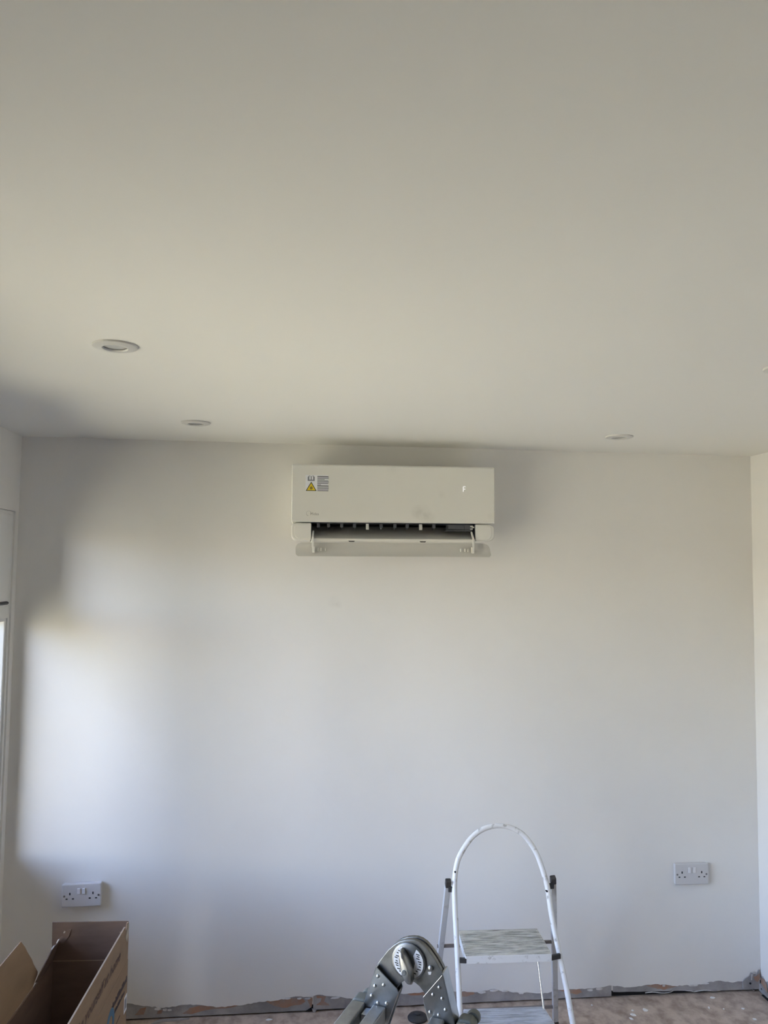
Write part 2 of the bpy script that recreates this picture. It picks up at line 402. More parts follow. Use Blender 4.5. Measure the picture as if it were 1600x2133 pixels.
# left wall with the wide window that starts next to the corner
WY0, WY1, WZ0, WZ1 = 2.76, 3.497, 0.66, 2.080
DY0, DY1, DZ1 = 0.90, 2.70, 2.20
wl, wo_ = MB(), MB()
XM = XL - .050                                         # plastered inner leaf, brick outer leaf
for mb, xa, xb in ((wl, XM, XL), (wo_, XL - TH, XM)):
    mb.box((xa, WY1, 0), (xb, D + .001, H))
    mb.box((xa, WY0, WZ1), (xb, WY1, H)); mb.box((xa, WY0, 0), (xb, WY1, WZ0))
    mb.box((xa, DY1, 0), (xb, WY0, H)); mb.box((xa, DY0, DZ1), (xb, DY1, H)); mb.box((xa, YR, 0), (xb, DY0, H))
struct(wo_.build('wall_outside', M['brick']), 'brick outer leaf of the window wall')
struct(wl.build('wall_left', M['paint']), 'white side wall holding the window at the left')

def frame(mb, x, y0, y1, z0, z1, w, d, wy=None):
    mb.box((x - d, y0, z0), (x, y0 + w, z1)); mb.box((x - d, y1 - (wy or w), z0), (x, y1, z1))
    ye = y1 - (wy or w)
    mb.box((x - d, y0 + w, z0), (x, ye, z0 + w)); mb.box((x - d, y0 + w, z1 - w), (x, ye, z1))

xf = XL - .006                                         # inner face of the window frame
FW = .016
wf = MB(); frame(wf, xf, WY0 + .001, WY1 - .001, WZ0 + .001, WZ1 - .001, FW, .065)
window_1 = struct(wf.build('window_1', M['upvc'], bevel=.003), 'white plastic framed window at the left edge')
TZ0, TZ1 = 1.640, 1.690
MYS = ()
MB().box((xf - .065, WY0 + FW, TZ0), (xf, WY1 - FW, TZ1)).build('transom', M['upvc'], window_1, bevel=.003)
for my in MYS:
    MB().box((xf - .064, my - .025, WZ0 + FW), (xf - .001, my + .025, TZ0)).build('mullion', M['upvc'], window_1, bevel=.003)
    MB().box((xf - .064, my - .025, TZ1), (xf - .001, my + .025, WZ1 - FW)).build('mullion', M['upvc'], window_1, bevel=.003)
ys = [WY0 + FW] + [v for my in MYS for v in (my - .025, my + .025)] + [WY1 - FW]
for k in range(1):
    ya, yb0 = ys[2 * k], ys[2 * k + 1]
    for (za, zb, w) in ((WZ0 + FW, TZ0, .012), (TZ1, WZ1 - FW, .045)):
        yb = yb0 - (.072 if w > .04 else 0)
        s_ = MB(); frame(s_, xf + .010 if w > .04 else xf - .008, ya, yb, za, zb, w, .055, .09 if w > .04 else None)
        so = s_.build('sash', M['upvc'], window_1, bevel=.003)
        wy = .09 if w > .04 else w
        MB().box((xf - .034, ya + w - .004, za + w - .004), (xf - .028, yb - wy + .004, zb - w + .004)).build('pane', M['glass'], so)
    MB().box((xf - .065, yb0 - .070, TZ1), (xf - .0005, yb0, WZ1 - FW)).build('frame_jamb', M['upvc'], window_1, bevel=.003)
    # fanlight handle, a horizontal lever lying on the bottom rail
    hy = 3.236
    hm = MB().box((xf + .010, hy - .03, 1.698), (xf + .018, hy + .03, 1.720))
    hm.tube([(xf + .016, hy - .01, 1.709), (xf + .040, hy - .01, 1.709)], .008, 10)
    hm.tube([(xf + .046, hy - .06, 1.709), (xf + .046, hy - .02, 1.709), (xf + .046, hy + .03, 1.709), (xf + .045, hy + .072, 1.709), (xf + .045, hy + .080, 1.709)], .0105, 12, 0.7)
    hm.build('window_handle', M['handle'], window_1, smooth=True)
MB().box((XL - TH + .001, WY0 - .03, WZ0 - .001), (XL - TH - .05, WY1 + .03, WZ0 + .03)).build('outer_sill', M['upvc'], window_1)

xd = XL - .05
dmb = MB(); frame(dmb, xd, DY0 + .001, DY1 - .001, .001, DZ1 - .001, .05, .07)
unseen_door_1 = struct(dmb.build('unseen_door_1', M['upvc'], bevel=.003))  # unseen glazed door, added and sized for the light it lets in
for k in range(2):
    ya = DY0 + .05 + k * (DY1 - DY0 - .10) / 2; yb = ya + (DY1 - DY0 - .10) / 2
    s_ = MB(); frame(s_, xd - .005, ya, yb, .051, DZ1 - .051, .06, .055)
    so = s_.build('door_leaf', M['upvc'], unseen_door_1, bevel=.003)
    MB().box((xd - .034, ya + .056, .107), (xd - .028, yb - .056, DZ1 - .107)).build('pane', M['glass'], so)

struct(MB().box((-30, -30, -.35), (XL - TH - .05, 30, -.30)).build('outside_ground', M['lawn']), 'ground outside the window')  # unseen ground, its tone tuned for the bounce onto the ceiling
portal('window_portal', (XL - TH - .02, (WY0 + WY1) / 2, (WZ0 + WZ1) / 2), WY1 - WY0, WZ1 - WZ0)
portal('door_portal', (XL - TH - .02, (DY0 + DY1) / 2, DZ1 / 2), DY1 - DY0, DZ1)

# ------------------------------------------------------------------ downlights
def downlight(x, y, label):
    t = thing('recessed_downlight', (x, y, H), label, 'ceiling light', group='round recessed downlights')
    MB().lathe([(.030, .0), (.0285, -.0045), (.031, -.0075), (.046, -.0065), (.0535, -.004), (.0545, -.0005), (.0545, .0)], (0, 0, -.0002), (0, 0, 1), 48).build('bezel', M['bez'], t, smooth=True)
    MB().lathe([(.0, -.0025), (.018, -.0030), (.027, -.0018), (.0285, -.001)], (0, 0, -.0004), (0, 0, 1), 32).build('lens', M['lens'], t, smooth=True)
    return t
downlight(-.451, 2.015, 'white round downlight nearest the viewer at the left of the ceiling')
downlight(-.383, 3.072, 'white round downlight close to the end wall, left of the air conditioner')
downlight(1.284, 3.102, 'white round downlight close to the end wall, right of the air conditioner')
downlight(1.273, 1.973, 'white round downlight cut off by the right edge of the picture')

# ------------------------------------------------------------------ air conditioner
ac = thing('air_conditioner', (.406, D - T, 1.98), 'white wall mounted split air conditioner with open flap and yellow warning sticker', 'air conditioner')
ac.rotation_euler = (0, math.radians(-.45), 0)
HW = .4265
def extr(poly, x0, x1):
    return MB().prism([(x0, y, z) for y, z in poly], (x1 - x0, 0, 0))
# upper casing
extr([(0, .072), (0, .309), (-.150, .309), (-.178, .306), (-.186, .300), (-.187, .072)], -HW + .002, HW - .002).build('casing', M['ac'], ac, bevel=.004)
# front panel
mp = extr([(-.1875, .070), (-.1875, .306), (-.192, .3105), (-.198, .309), (-.2005, .303), (-.2005, .076), (-.197, .070)], -HW, HW)
smudge(M['acpanel'], [((.115, -.20, .110), .045, .20), ((.145, -.20, .09), .035, .16), ((.09, -.20, .115), .03, .12), ((.20, -.2, .19), .02, .08), ((-.005, -.2, .30), .03, .08), ((.41, -.2, .10), .02, .1)])
mp.build('front_panel', M['acpanel'], ac, bevel=.003)
# rounded lower ends
def endcap(sgn):
    xo, xi = sgn * HW, sgn * .345
    pts = []
    r = .026
    zt, zb = .0665, -.004
    for k in range(7):
        a = math.pi / 2 * k / 6
        pts.append((xo - sgn * r + sgn * r * math.sin(a), zt - r * .7 + r * .7 * math.cos(a)))
    for k in range(9):
        a = math.pi / 2 * k / 8
        pts.append((xo - sgn * r + sgn * r * math.cos(a), zb + r - r * math.sin(a)))
    pts += [(xi, zb), (xi, zt)]
    MB().prism([(x, -.197, z) for x, z in pts], (0, .197, 0)).build('end_cap', M['ac'], ac, bevel=.004, seg=3)
    q = [(x + (xi - x) * .16 if abs(x - xi) > .01 else x - sgn * -.0, zt - .004 - (zt - z) * .86) for x, z in pts]
    MB().prism([(x, -.1965, z) for x, z in q], (0, -.0025, 0)).build('end_cover', M['ac'], ac, bevel=.002)
endcap(-1); endcap(1)
# outlet duct
du = MB()
du.box((-.345, -.03, -.004), (.345, -.001, .070))
du.box((-.345, -.186, .066), (.345, -.03, .0715))
du.box((-.3452, -.19, .0), (-.342, -.03, .068)); du.box((.342, -.19, .0), (.3452, -.03, .068))
du.build('outlet_duct', M['acin'], ac)
# air deflector bed below the vanes
vs, fs = [], []
prof = [(-.06, .060), (-.085, .046), (-.115, .034), (-.145, .022), (-.170, .011), (-.188, .004)]
for x in (-.338, .338):
    vs += [(x, y, z) for y, z in prof]
k = len(prof)
fs = [(i, k + i, k + i + 1, i + 1) for i in range(k - 1)]
MB().add(vs, fs).build('air_deflector', M['acdefl'], ac, smooth=True)
lp = extr([(-.0, -.012), (-.0, -.004), (-.185, .003), (-.196, .004), (-.199, .0), (-.198, -.008), (-.192, -.012)], -.343, .343)
lp.build('bottom_lip', M['ac'], ac, bevel=.0015)
for x in (-.178, .12):
    MB().prism([(x - .014, -.1985, -.006), (x + .014, -.1985, -.006), (x + .010, -.1985, -.0105), (x - .010, -.1985, -.0105)], (0, -.0008, 0)).build('lip_slot', M['ink'], ac)
# swing vanes
for i, x in enumerate([-.317, -.275, -.220, -.167, -.113, -.055, .003, .055, .112, .168]):
    big = i in (4, 8)
    mv = MB().prism([(x, -.176, .066), (x, -.120, .066), (x + .004, -.115, .045), (x + .004, -.165, .050 if not big else .044)], (.004 if not big else .007, 0, 0))
    mv.build('vane', M['acvane'], ac)
    MB().box((x - .004, -.180, .050 if not big else .042), (x + .008, -.172, .067)).build('vane_pivot', M['acvane'] if not big else M['acdefl'], ac)
MB().box((-.056, -.178, .045), (-.053, -.170, .067)).build('link_pin', M['acdefl'], ac)
mo = MB().box((.232, -.176, .044), (.300, -.12, .066)); mo.box((.225, -.182, .038), (.335, -.12, .043)); mo.box((.3, -.176, .043), (.338, -.13, .066))
mo.build('vane_motor', M['acvane'], ac, bevel=.002)
for (x, z) in ((.326, .056), (.332, .052), (.325, .045)):
    MB().box((x, -.184, z), (x + .010, -.176, z + .005)).build('wire_clip', M['acdefl'], ac)
# large lower flap, opened
vs, fs = [], []
N = 10
def flap_y(t): return -.174 - .006 * t - .036 * t ** 2.2
pts2 = []
for i in range(N + 1):
    t = i / N
    z = -.0135 - .057 * t
    e = .026
    ins = 0
    if t < .45: ins = .022 * (1 - math.sin(math.acos(max(0, 1 - t / .45))))
    elif t > .72: ins = .010 * (1 - math.sqrt(max(0, 1 - ((t - .72) / .28) ** 2)))
    xl, xr = -.4075 + ins, .4095 - ins
    yy = flap_y(t)
    vs += [(xl, yy, z), (xr, yy, z), (xl, yy + .006, z), (xr, yy + .006, z)]
    if i:
        a, b = 4 * i - 4, 4 * i
        fs += [(a, b, b + 1, a + 1), (a + 2, a + 3, b + 3, b + 2), (a, a + 2, b + 2, b), (a + 1, b + 1, b + 3, a + 3)]
fs += [(0, 1, 3, 2), (4 * N, 4 * N + 2, 4 * N + 3, 4 * N + 1)]
flap = MB().add(vs, fs).build('outlet_flap', M['acflap'], ac, smooth=True)
MB().box((-.396, -.2185, -.0722), (.398, -.209, -.0700)).build('flap_edge', M['ac'], flap, bevel=.001)
for sgn, x0 in ((-1, -.338), (1, .333)):
    am = MB().beam((x0 + sgn * .002 - sgn * .004, -.176, .034), (x0, -.203, .006), .009, .007, (1, 0, 0))
    am.beam((x0, -.203, .009), (x0, -.207, -.034), .008, .008, (0, 1, 0))
    am.box((x0 - .005 - sgn * .003, -.212, -.056), (x0 + .006 - sgn * .003, -.193, -.030))
    am.build('flap_arm', M['ac'], ac, bevel=.0012)
    for kx, w in ((.022, .004), (.034, .006), (.052, .004)):
        xx = x0 - sgn * kx
        MB().box((xx - w / 2, -.203, -.049), (xx + w / 2, -.19, -.036)).build('hinge_clip', M['ac'], flap, bevel=.001)
# sticker
fy = -.2006
st = MB().box((-.3700, fy, .198), (-.2765, fy - .0004, .2645)).build('warning_sticker', M['stick'], ac)
sy = fy - .0004
def flat(pts, m, name, d=.0003, off=0.0):
    return MB().prism([(x, sy - off, z) for x, z in pts], (0, -d, 0)).build(name, M[m], st)
flat([(-.369, .1985), (-.324, .1985), (-.3465, .237)], 'ink', 'warning_triangle')
flat([(-.3640, .2012), (-.329, .2012), (-.3465, .2315)], 'yel', 'warning_triangle', off=.0003)
for k in range(8):                                     # flame-like burst
    a = 2 * math.pi * k / 8
    cx, cz = -.3465, .2105
    flat([(cx + .0028 * math.cos(a - .5), cz + .0028 * math.sin(a - .5)), (cx + .0028 * math.cos(a + .5), cz + .0028 * math.sin(a + .5)),
          (cx + .0085 * math.cos(a), cz + .0085 * math.sin(a))], 'ink', 'warning_symbol', off=.0006)
flat([(-.3465 + .0045 * math.cos(a * .5236), .2105 + .0045 * math.sin(a * .5236)) for a in range(12)], 'ink', 'warning_symbol', off=.0006)
flat([(-.3465 + .0022 * math.cos(a * .5236), .2105 + .0022 * math.sin(a * .5236)) for a in range(12)], 'yel', 'warning_symbol', off=.0009)
flat([(-.3610, .2400), (-.3325, .2400), (-.3325, .2560), (-.338, .2620), (-.3465, .2595), (-.355, .2620), (-.3610, .2560)], 'grey', 'manual_symbol')
for xa, xb in ((-.3545, -.3488), (-.3445, -.3388)):
    flat([(xa, .2450), (xb, .2450), (xb, .2592), (xa, .2592)], 'stick', 'manual_symbol', off=.0003)
for k in range(15):                                    # small print, too fine to read
    z = .2605 - k * .0043
    w = random.choice([.046, .047, .045, .047]) if k not in (3, 8) else (.030 if k == 3 else .015)
    flat([(-.3215, z - .0026), (-.3215 + w, z - .0026), (-.3215 + w, z), (-.3215, z)], 'ink' if k in (0, 9) else 'grey', 'small_print')
# logo
lg = MB(); cx, cz = -.3555, .1055
ring = []
for k in range(22):
    a = math.radians(-40 + 300 * k / 21)
    ring.append((a, .0105, .0088 + .0010 * math.sin(k / 21 * math.pi)))
vs, fs = [], []
for i, (a, ro, ri) in enumerate(ring):
    vs += [(cx + ro * math.cos(a), fy - .0004, cz + ro * math.sin(a)), (cx + ri * math.cos(a), fy - .0004, cz + ri * math.sin(a))]
    if i: fs.append((2 * i - 2, 2 * i - 1, 2 * i + 1, 2 * i))
lg.add(vs, fs)
tm = text_mb('Midea', .0165, (-.3490, fy, .0985), (1, 0, 0), (0, 0, 1), .0004, width=.034)
lg.add(tm.v, tm.f)
lg.build('maker_logo', M['acmark'], ac)
# lit display character, made of bar segments
fx, fz = .2905, .203
for (a, b, c, d) in ((0, 0, .0022, .0105), (0, .0125, .0022, .0225), (.0022, .0215, .0110, .0238), (.0022, .0103, .0100, .0126), (.0105, .013, .0125, .0215)):
    if a == .0105: continue
    MB().box((fx + a, fy, fz + b), (fx + c, fy - .0005, fz + d)).build('display_segment', M['led'], ac)

# ------------------------------------------------------------------ sockets
def socket(xc, zc, rot, label, deep):
    t = thing('double_socket', (xc, D - T, zc), label, 'socket', group='white double wall sockets')
    t.rotation_euler = (0, rot, 0)
    w, h = .0785, .0465
    MB().box((-w + .002, 0, -h + .002), (w - .002, -deep, h - .002)).build('mounting_box', M['sock'], t, bevel=.004)
    MB().box((-w, -deep, -h), (w, -deep - .009, h)).build('faceplate', M['sock'], t, bevel=.005, seg=3)
    y = -deep - .0088
    for sx_ in (-1, 1):
        MB().prism([(sx_ * .0105 - .0062, y, .006), (sx_ * .0105 + .0062, y, .006), (sx_ * .0105 + .0062, y, .029), (sx_ * .0105 - .0062, y, .029)], (0, -.0045, 0)).build('rocker_switch', M['rock'], t, bevel=.0015)
        cx = sx_ * .0455
        MB().box((cx - .0026, y, .003), (cx + .0026, y - .0006, .0125)).build('pin_slot', M['hole'], t)
        for px in (-1, 1):
            MB().box((cx + px * .0125 - .004, y, -.0145), (cx + px * .0125 + .004, y - .0006, -.0098)).build('pin_slot', M['hole'], t)
        MB().lathe([(.0042, 0), (.0042, -.0009), (.0, -.0012)], (sx_ * .0675, y, -.001), (0, 1, 0), 16).build('screw', M['screw'], t)
    return t
socket(-.843, .517, math.radians(-1.2), 'white double wall socket above the cardboard box', .020)
socket(1.772, .5235, math.radians(.4), 'white double wall socket right of the step ladder', .012)

# ------------------------------------------------------------------ cardboard box
BW, BL, BH, FLP = .258, .92, .497, .130
bx = thing('cardboard_box', (-.811, 3.0, 0), 'open brown cardboard carton with torn flaps and printed side in left corner', 'box', math.radians(-2.7))
ct = .005
MB().box((0, -BL, 0), (BW, 0, ct)).build('base_panel', M['cardin_shaded'], bx)
MB().box((0, -ct, ct), (BW, 0, BH)).build('end_panel', M['cardin_shaded'], bx)
MB().box((0, -BL, ct), (BW, -BL + ct, BH)).build('end_panel', M['cardin_shaded'], bx)
MB().box((0, -BL + ct, ct), (ct, -ct, BH - .001)).build('side_panel', M['cardin_shaded'], bx)
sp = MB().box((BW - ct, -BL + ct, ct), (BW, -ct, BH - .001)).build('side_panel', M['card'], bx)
sp['label'] = 'side panel printed with a line of script'
# far end flap, standing up
MB().prism([(0, -.001, BH + .001), (BW - .001, -.001, BH + .001), (BW - .001, -.003, BH + FLP), (.0, -.008, BH + FLP + .002)], (0, -.0045, 0)).build('flap', M['cardin_shaded'], bx)
MB().box((.004, -.0062, BH - .0012), (BW - .005, -.0052, BH + .0012)).build('crease', M['edge'], bx)
MB().prism([(.002, -.0095, BH + .046), (.018, -.0095, BH + .066), (.025, -.0095, BH + .079), (.034, -.0095, BH + .084), (.040, -.0095, BH + .098), (.052, -.0095, BH + .106), (.064, -.0095, BH + .108), (.058, -.0095, BH + .086), (.040, -.0095, BH + .060), (.020, -.0095, BH + .040)], (0, -.003, 0)).build('torn_shred', M['cardin_shaded'], bx)
MB().prism([(.038, -.013, BH + .096), (.042, -.013, BH + .104), (.046, -.013, BH + .101), (.043, -.013, BH + .096)], (0, -.001, 0)).build('torn_liner', M['tear'], bx)
# right flap, upright, its corner torn
rf = MB().prism([(BW, -BL + .02, BH), (BW, -.004, BH), (BW, -.003, BH + FLP - .006), (BW, -.010, BH + FLP - .001), (BW, -.022, BH + FLP), (BW, -.034, BH + FLP - .018), (BW, -.046, BH + FLP - .016),
                 (BW, -.050, BH + FLP - .002), (BW, -.060, BH + FLP + .001), (BW, -BL + .02, BH + FLP)], (-.0045, 0, 0)).build('flap', M['card'], bx)
tr = MB().prism([(BW + .0006, -.004, BH + .118), (BW + .0006, -.020, BH + .128), (BW + .0006, -.036, BH + .106), (BW + .0006, -.048, BH + .092), (BW + .0006, -.030, BH + .070), (BW + .0006, -.014, BH + .085)], (.0008, 0, 0))
tr.build('torn_liner', M['tear'], rf)
MB().prism([(BW + .001, -.044, BH + .100), (BW + .001, -.060, BH + .103), (BW - .02, -.052, BH + .112), (BW - .012, -.044, BH + .108)], (0, .003, .001)).build('torn_shred', M['card'], rf)
MB().prism([(BW - .0048, -BL + .02, BH + FLP - .0005), (BW + .0004, -BL + .02, BH + FLP - .0005), (BW + .0004, -.055, BH + FLP), (BW - .0048, -.055, BH + FLP)], (0, 0, .0012)).build('cut_edge', M['edge'], rf)
# left flap, folded outwards, and the scrap of it still standing at the far corner
ang = math.radians(21)
def fp(y, u, a=ang, off=0.0): return (-math.sin(a) * u + math.cos(a) * off, y, BH + math.cos(a) * u + math.sin(a) * off)
lf = MB().prism([fp(-BL + .02, 0), fp(-.180, 0), fp(-.126, .014), fp(-.118, .020), fp(-.127, .050), fp(-.128, .068), fp(-.140, .100), fp(-.144, .118), fp(-.157, .143), fp(-BL + .02, .143)],
                [-.0045 * math.cos(ang), 0, -.0045 * math.sin(ang)]).build('flap', M['card'], bx)
lf['label'] = 'torn side flap folded outwards'
sa = math.radians(-18)
MB().prism([fp(-.150, 0, sa), fp(-.004, 0, sa), fp(-.004, .066, sa), fp(-.020, .074, sa), fp(-.030, .080, sa), fp(-.040, .073, sa), fp(-.052, .078, sa), fp(-.075, .078, sa), fp(-.092, .080, sa), fp(-.110, .062, sa), fp(-.128, .052, sa), fp(-.160, .030, sa), fp(-.172, .010, sa)],
           [.004, 0, .001]).build('flap', M['cardin_shaded'], bx)
for (y, u, w) in ((-.030, .080, .012), (-.082, .080, .022), (-.006, .068, .006)):
    MB().prism([fp(y - w / 2, u - .004, sa, -.001), fp(y + w / 2, u - .003, sa, -.001), fp(y + w / 2, u + .004, sa, -.001), fp(y, u + .003, sa, -.001)], [.005, 0, .002]).build('torn_shred', M['tear'], bx)
# printing on the right side
ex, ey = (0, 1, 0), (0, 0, 1)
tt = text_mb('make yourself at home', .047, (BW + .0003, -.640, .548), ex, ey, .0004, shear=.35, width=.53, bold=.0012)
tt.build('script_print', M['print'], sp)
for row, (z, h, y0, y1) in enumerate(((.428, .020, -.200, -.012), (.400, .013, -.175, -.040))):
    y = y0; mb = MB()
    while y < y1:
        w = random.uniform(.006, .013)
        mb.box((BW + .0002, y, z), (BW + .0006, y + w, z + h * random.choice((1, 1, .7)))); y += w + .003
    mb.build('dark_lettering', M['bprint'], sp)
rg = []
for k in range(32): pass
MB().lathe([(.024, 0), (.047, 0), (.047, .0005), (.024, .0005)], (BW + .0002, -.212, .393), (1, 0, 0), 32, closed=True).build('blue_ring', M['blue'], sp)
MB().beam((BW + .0004, -.20, .352), (BW + .0004, -.09, .356), .0006, .005, (0, 0, 1)).build('thin_print_line', M['print'], sp)
sl = MB().box((BW, -.038, .331), (BW + .0004, -.002, .386)).build('address_label', M['stick'], sp)
MB().box((BW + .0004, -.032, .340), (BW + .0007, -.008, .376)).build('small_print', M['grey'], sl)

# ------------------------------------------------------------------ white step ladder
sl_ = thing('step_ladder', (.80, 3.05, 0), 'white two step ladder with hoop handrail and paint spattered treads', 'step ladder')
O = Vector((.80, 3.05, 0))
def lp_(x, y, z): return Vector((x, y, z)) - O
K = .34
def on(x, z): return lp_(x, 2.97 + K * (z - .47), z)       # the sloping plane of the front frame
ctrl = [(.598, .012), (.602, .15), (.605, .344), (.606, .443), (.606, .548), (.606, .62), (.608, .680), (.6135, .726), (.628, .772), (.650, .806), (.683, .842), (.720, .866), (.755, .8775), (.787, .8815),
        (.822, .8785), (.858, .866), (.889, .846), (.912, .819), (.933, .783), (.946, .745), (.955, .710), (.9625, .671), (.967, .60), (.9725, .545), (.984, .462), (.998, .358), (1.009, .25), (1.022, .12), (1.031, .012)]
pts = []
for i in range(len(ctrl) - 1):
    for j in range(3):
        t = j / 3; p0 = ctrl[max(i - 1, 0)]; p1 = ctrl[i]; p2 = ctrl[i + 1]; p3 = ctrl[min(i + 2, len(ctrl) - 1)]
        q = [0.5 * ((2 * b) + (c - a) * t + (2 * a - 5 * b + 4 * c - d) * t * t + (3 * b - a - 3 * c + d) * t ** 3) for a, b, c, d in zip(p0, p1, p2, p3)]
        pts.append(on(*q))
pts.append(on(*ctrl[-1]))
MB().tube(pts, .0098, 14).build('hoop_frame', M['lad'], sl_, smooth=True)
for (x, z) in ((.598, .012), (1.031, .012)):
    p = on(x, z); MB().lathe([(.0, -.012), (.014, -.012), (.0145, .02), (.0115, .022)], (p.x, p.y, p.z), (0, 0, 1), 16).build('foot', M['rubber'], sl_, smooth=True)
# rear legs
def rear(sgn):
    a = lp_(.5855, 3.052, .690) if sgn < 0 else lp_(.988, 3.052, .690)
    b = lp_(.575, 3.335, .010) if sgn < 0 else lp_(1.088, 3.335, .010)
    MB().beam(a, b, .019, .021, (1, 0, 0)).build('rear_leg', M['lad_shaded'], sl_, bevel=.002)
    d = (a - b).normalized()
    MB().beam(a - d * .008, a + d * .020, .0215, .021, (1, 0, 0)).build('leg_cap', M['rubber'], sl_, bevel=.003)
    MB().beam(b - d * .010, b + d * .03, .0225, .022, (1, 0, 0)).build('foot', M['rubber'], sl_, bevel=.003)
    # pivot to the hoop
    hx = .606 if sgn < 0 else .964
    MB().beam(lp_(a.x + O.x, 3.045, .676), lp_(hx, 3.042, .676), .008, .020, (0, 0, 1)).build('pivot_bracket', M['rubber'], sl_, bevel=.001)
    return a, b
aL, bL = rear(-1); aR, bR = rear(1)
tb = .40
pL, pR = aL.lerp(bL, tb), aR.lerp(bR, tb)
MB().beam(pL - Vector((.014, 0, 0)), pR + Vector((.012, 0, 0)), .010, .011, (0, 0, 1)).build('rear_bar', M['brownbar'], sl_, bevel=.001)
tb2 = .86
MB().beam(aL.lerp(bL, tb2), aR.lerp(bR, tb2), .010, .012, (0, 0, 1)).build('rear_bar', M['brownbar'], sl_, bevel=.001)
# treads
def tread(x0, x1, yf, yb, z, mname, xb0, xb1, h, spread):
    P = [lp_(x0, yf, z), lp_(x1, yf - .008, z), lp_(xb1, yb - .008, z), lp_(xb0, yb, z)]
    top = MB().prism([p - Vector((0, 0, .003)) for p in P], (0, 0, .003)).build('tread', M[mname], sl_, bevel=.001)
    sk = MB()
    for i in range(4):
        a, b = P[i], P[(i + 1) % 4]
        sk.beam(a - Vector((0, 0, h / 2 + .001)), b - Vector((0, 0, h / 2 + .001)), .003, h, (0, 0, 1))
    sk.build('tread_frame', M['lad'], sl_, bevel=.0008)
    nr = 15; rb = MB()
    for i in range(nr):
        t = (i + .5) / nr
        a = P[0].lerp(P[3], t); b = P[1].lerp(P[2], t)
        rb.beam(a.lerp(b, .03) + Vector((0, 0, .0006)), a.lerp(b, .97) + Vector((0, 0, .0006)), .0055, .002, (0, 0, 1))
    ro = rb.build('tread_ribs', M[mname], top); ro['kind'] = 'stuff'
    return P
P1 = tread(.631, .944, 2.946, 3.150, .480, 'tread', .645, .953, .026, .0)
P2 = tread(.618, .960, 2.860, 3.064, .235, 'tread2', .650, .950, .026, .0)
for sgn in (-1, 1):
    i = 0 if sgn < 0 else 1
    a, b = ((.611, 2.953, .463), (.635, 2.949, .463)) if sgn < 0 else ((.982, 2.955, .463), (.942, 2.943, .463))
    MB().beam(lp_(*a), lp_(*b), .010, .017, (0, 0, 1)).build('tread_bracket', M['rubber'], sl_, bevel=.001)
    MB().beam(P2[i] + Vector((-.001 if sgn < 0 else .001, .006, -.010)), on(.608 if sgn < 0 else 1.005, .224), .010, .019, (0, 0, 1)).build('tread_bracket', M['rubber'], sl_, bevel=.001)
MB().tube([P1[2] + Vector((-.012, -.012, -.024)), P2[2] + Vector((-.002, -.012, -.002))], .0042, 10).build('link_rod', M['steel'], sl_, smooth=True)
for (x, z) in ((.612, .735), (.956, .664)):
    p = on(x, z); MB().lathe([(.0, -.0115), (.0035, -.0110), (.0035, 0)], (p.x, p.y, p.z), (0, 1, 0), 10).build('rivet', M['hole'], sl_)

# ------------------------------------------------------------------ folding aluminium ladder
AZ = math.radians(27)
HC = Vector((.280, 1.93, .953))
fl_ = thing('folding_ladder', (HC.x, HC.y, 0), 'grey aluminium folding ladder opened as an A frame, locking hinge on top', 'ladder', -AZ)
LZ = HC.z
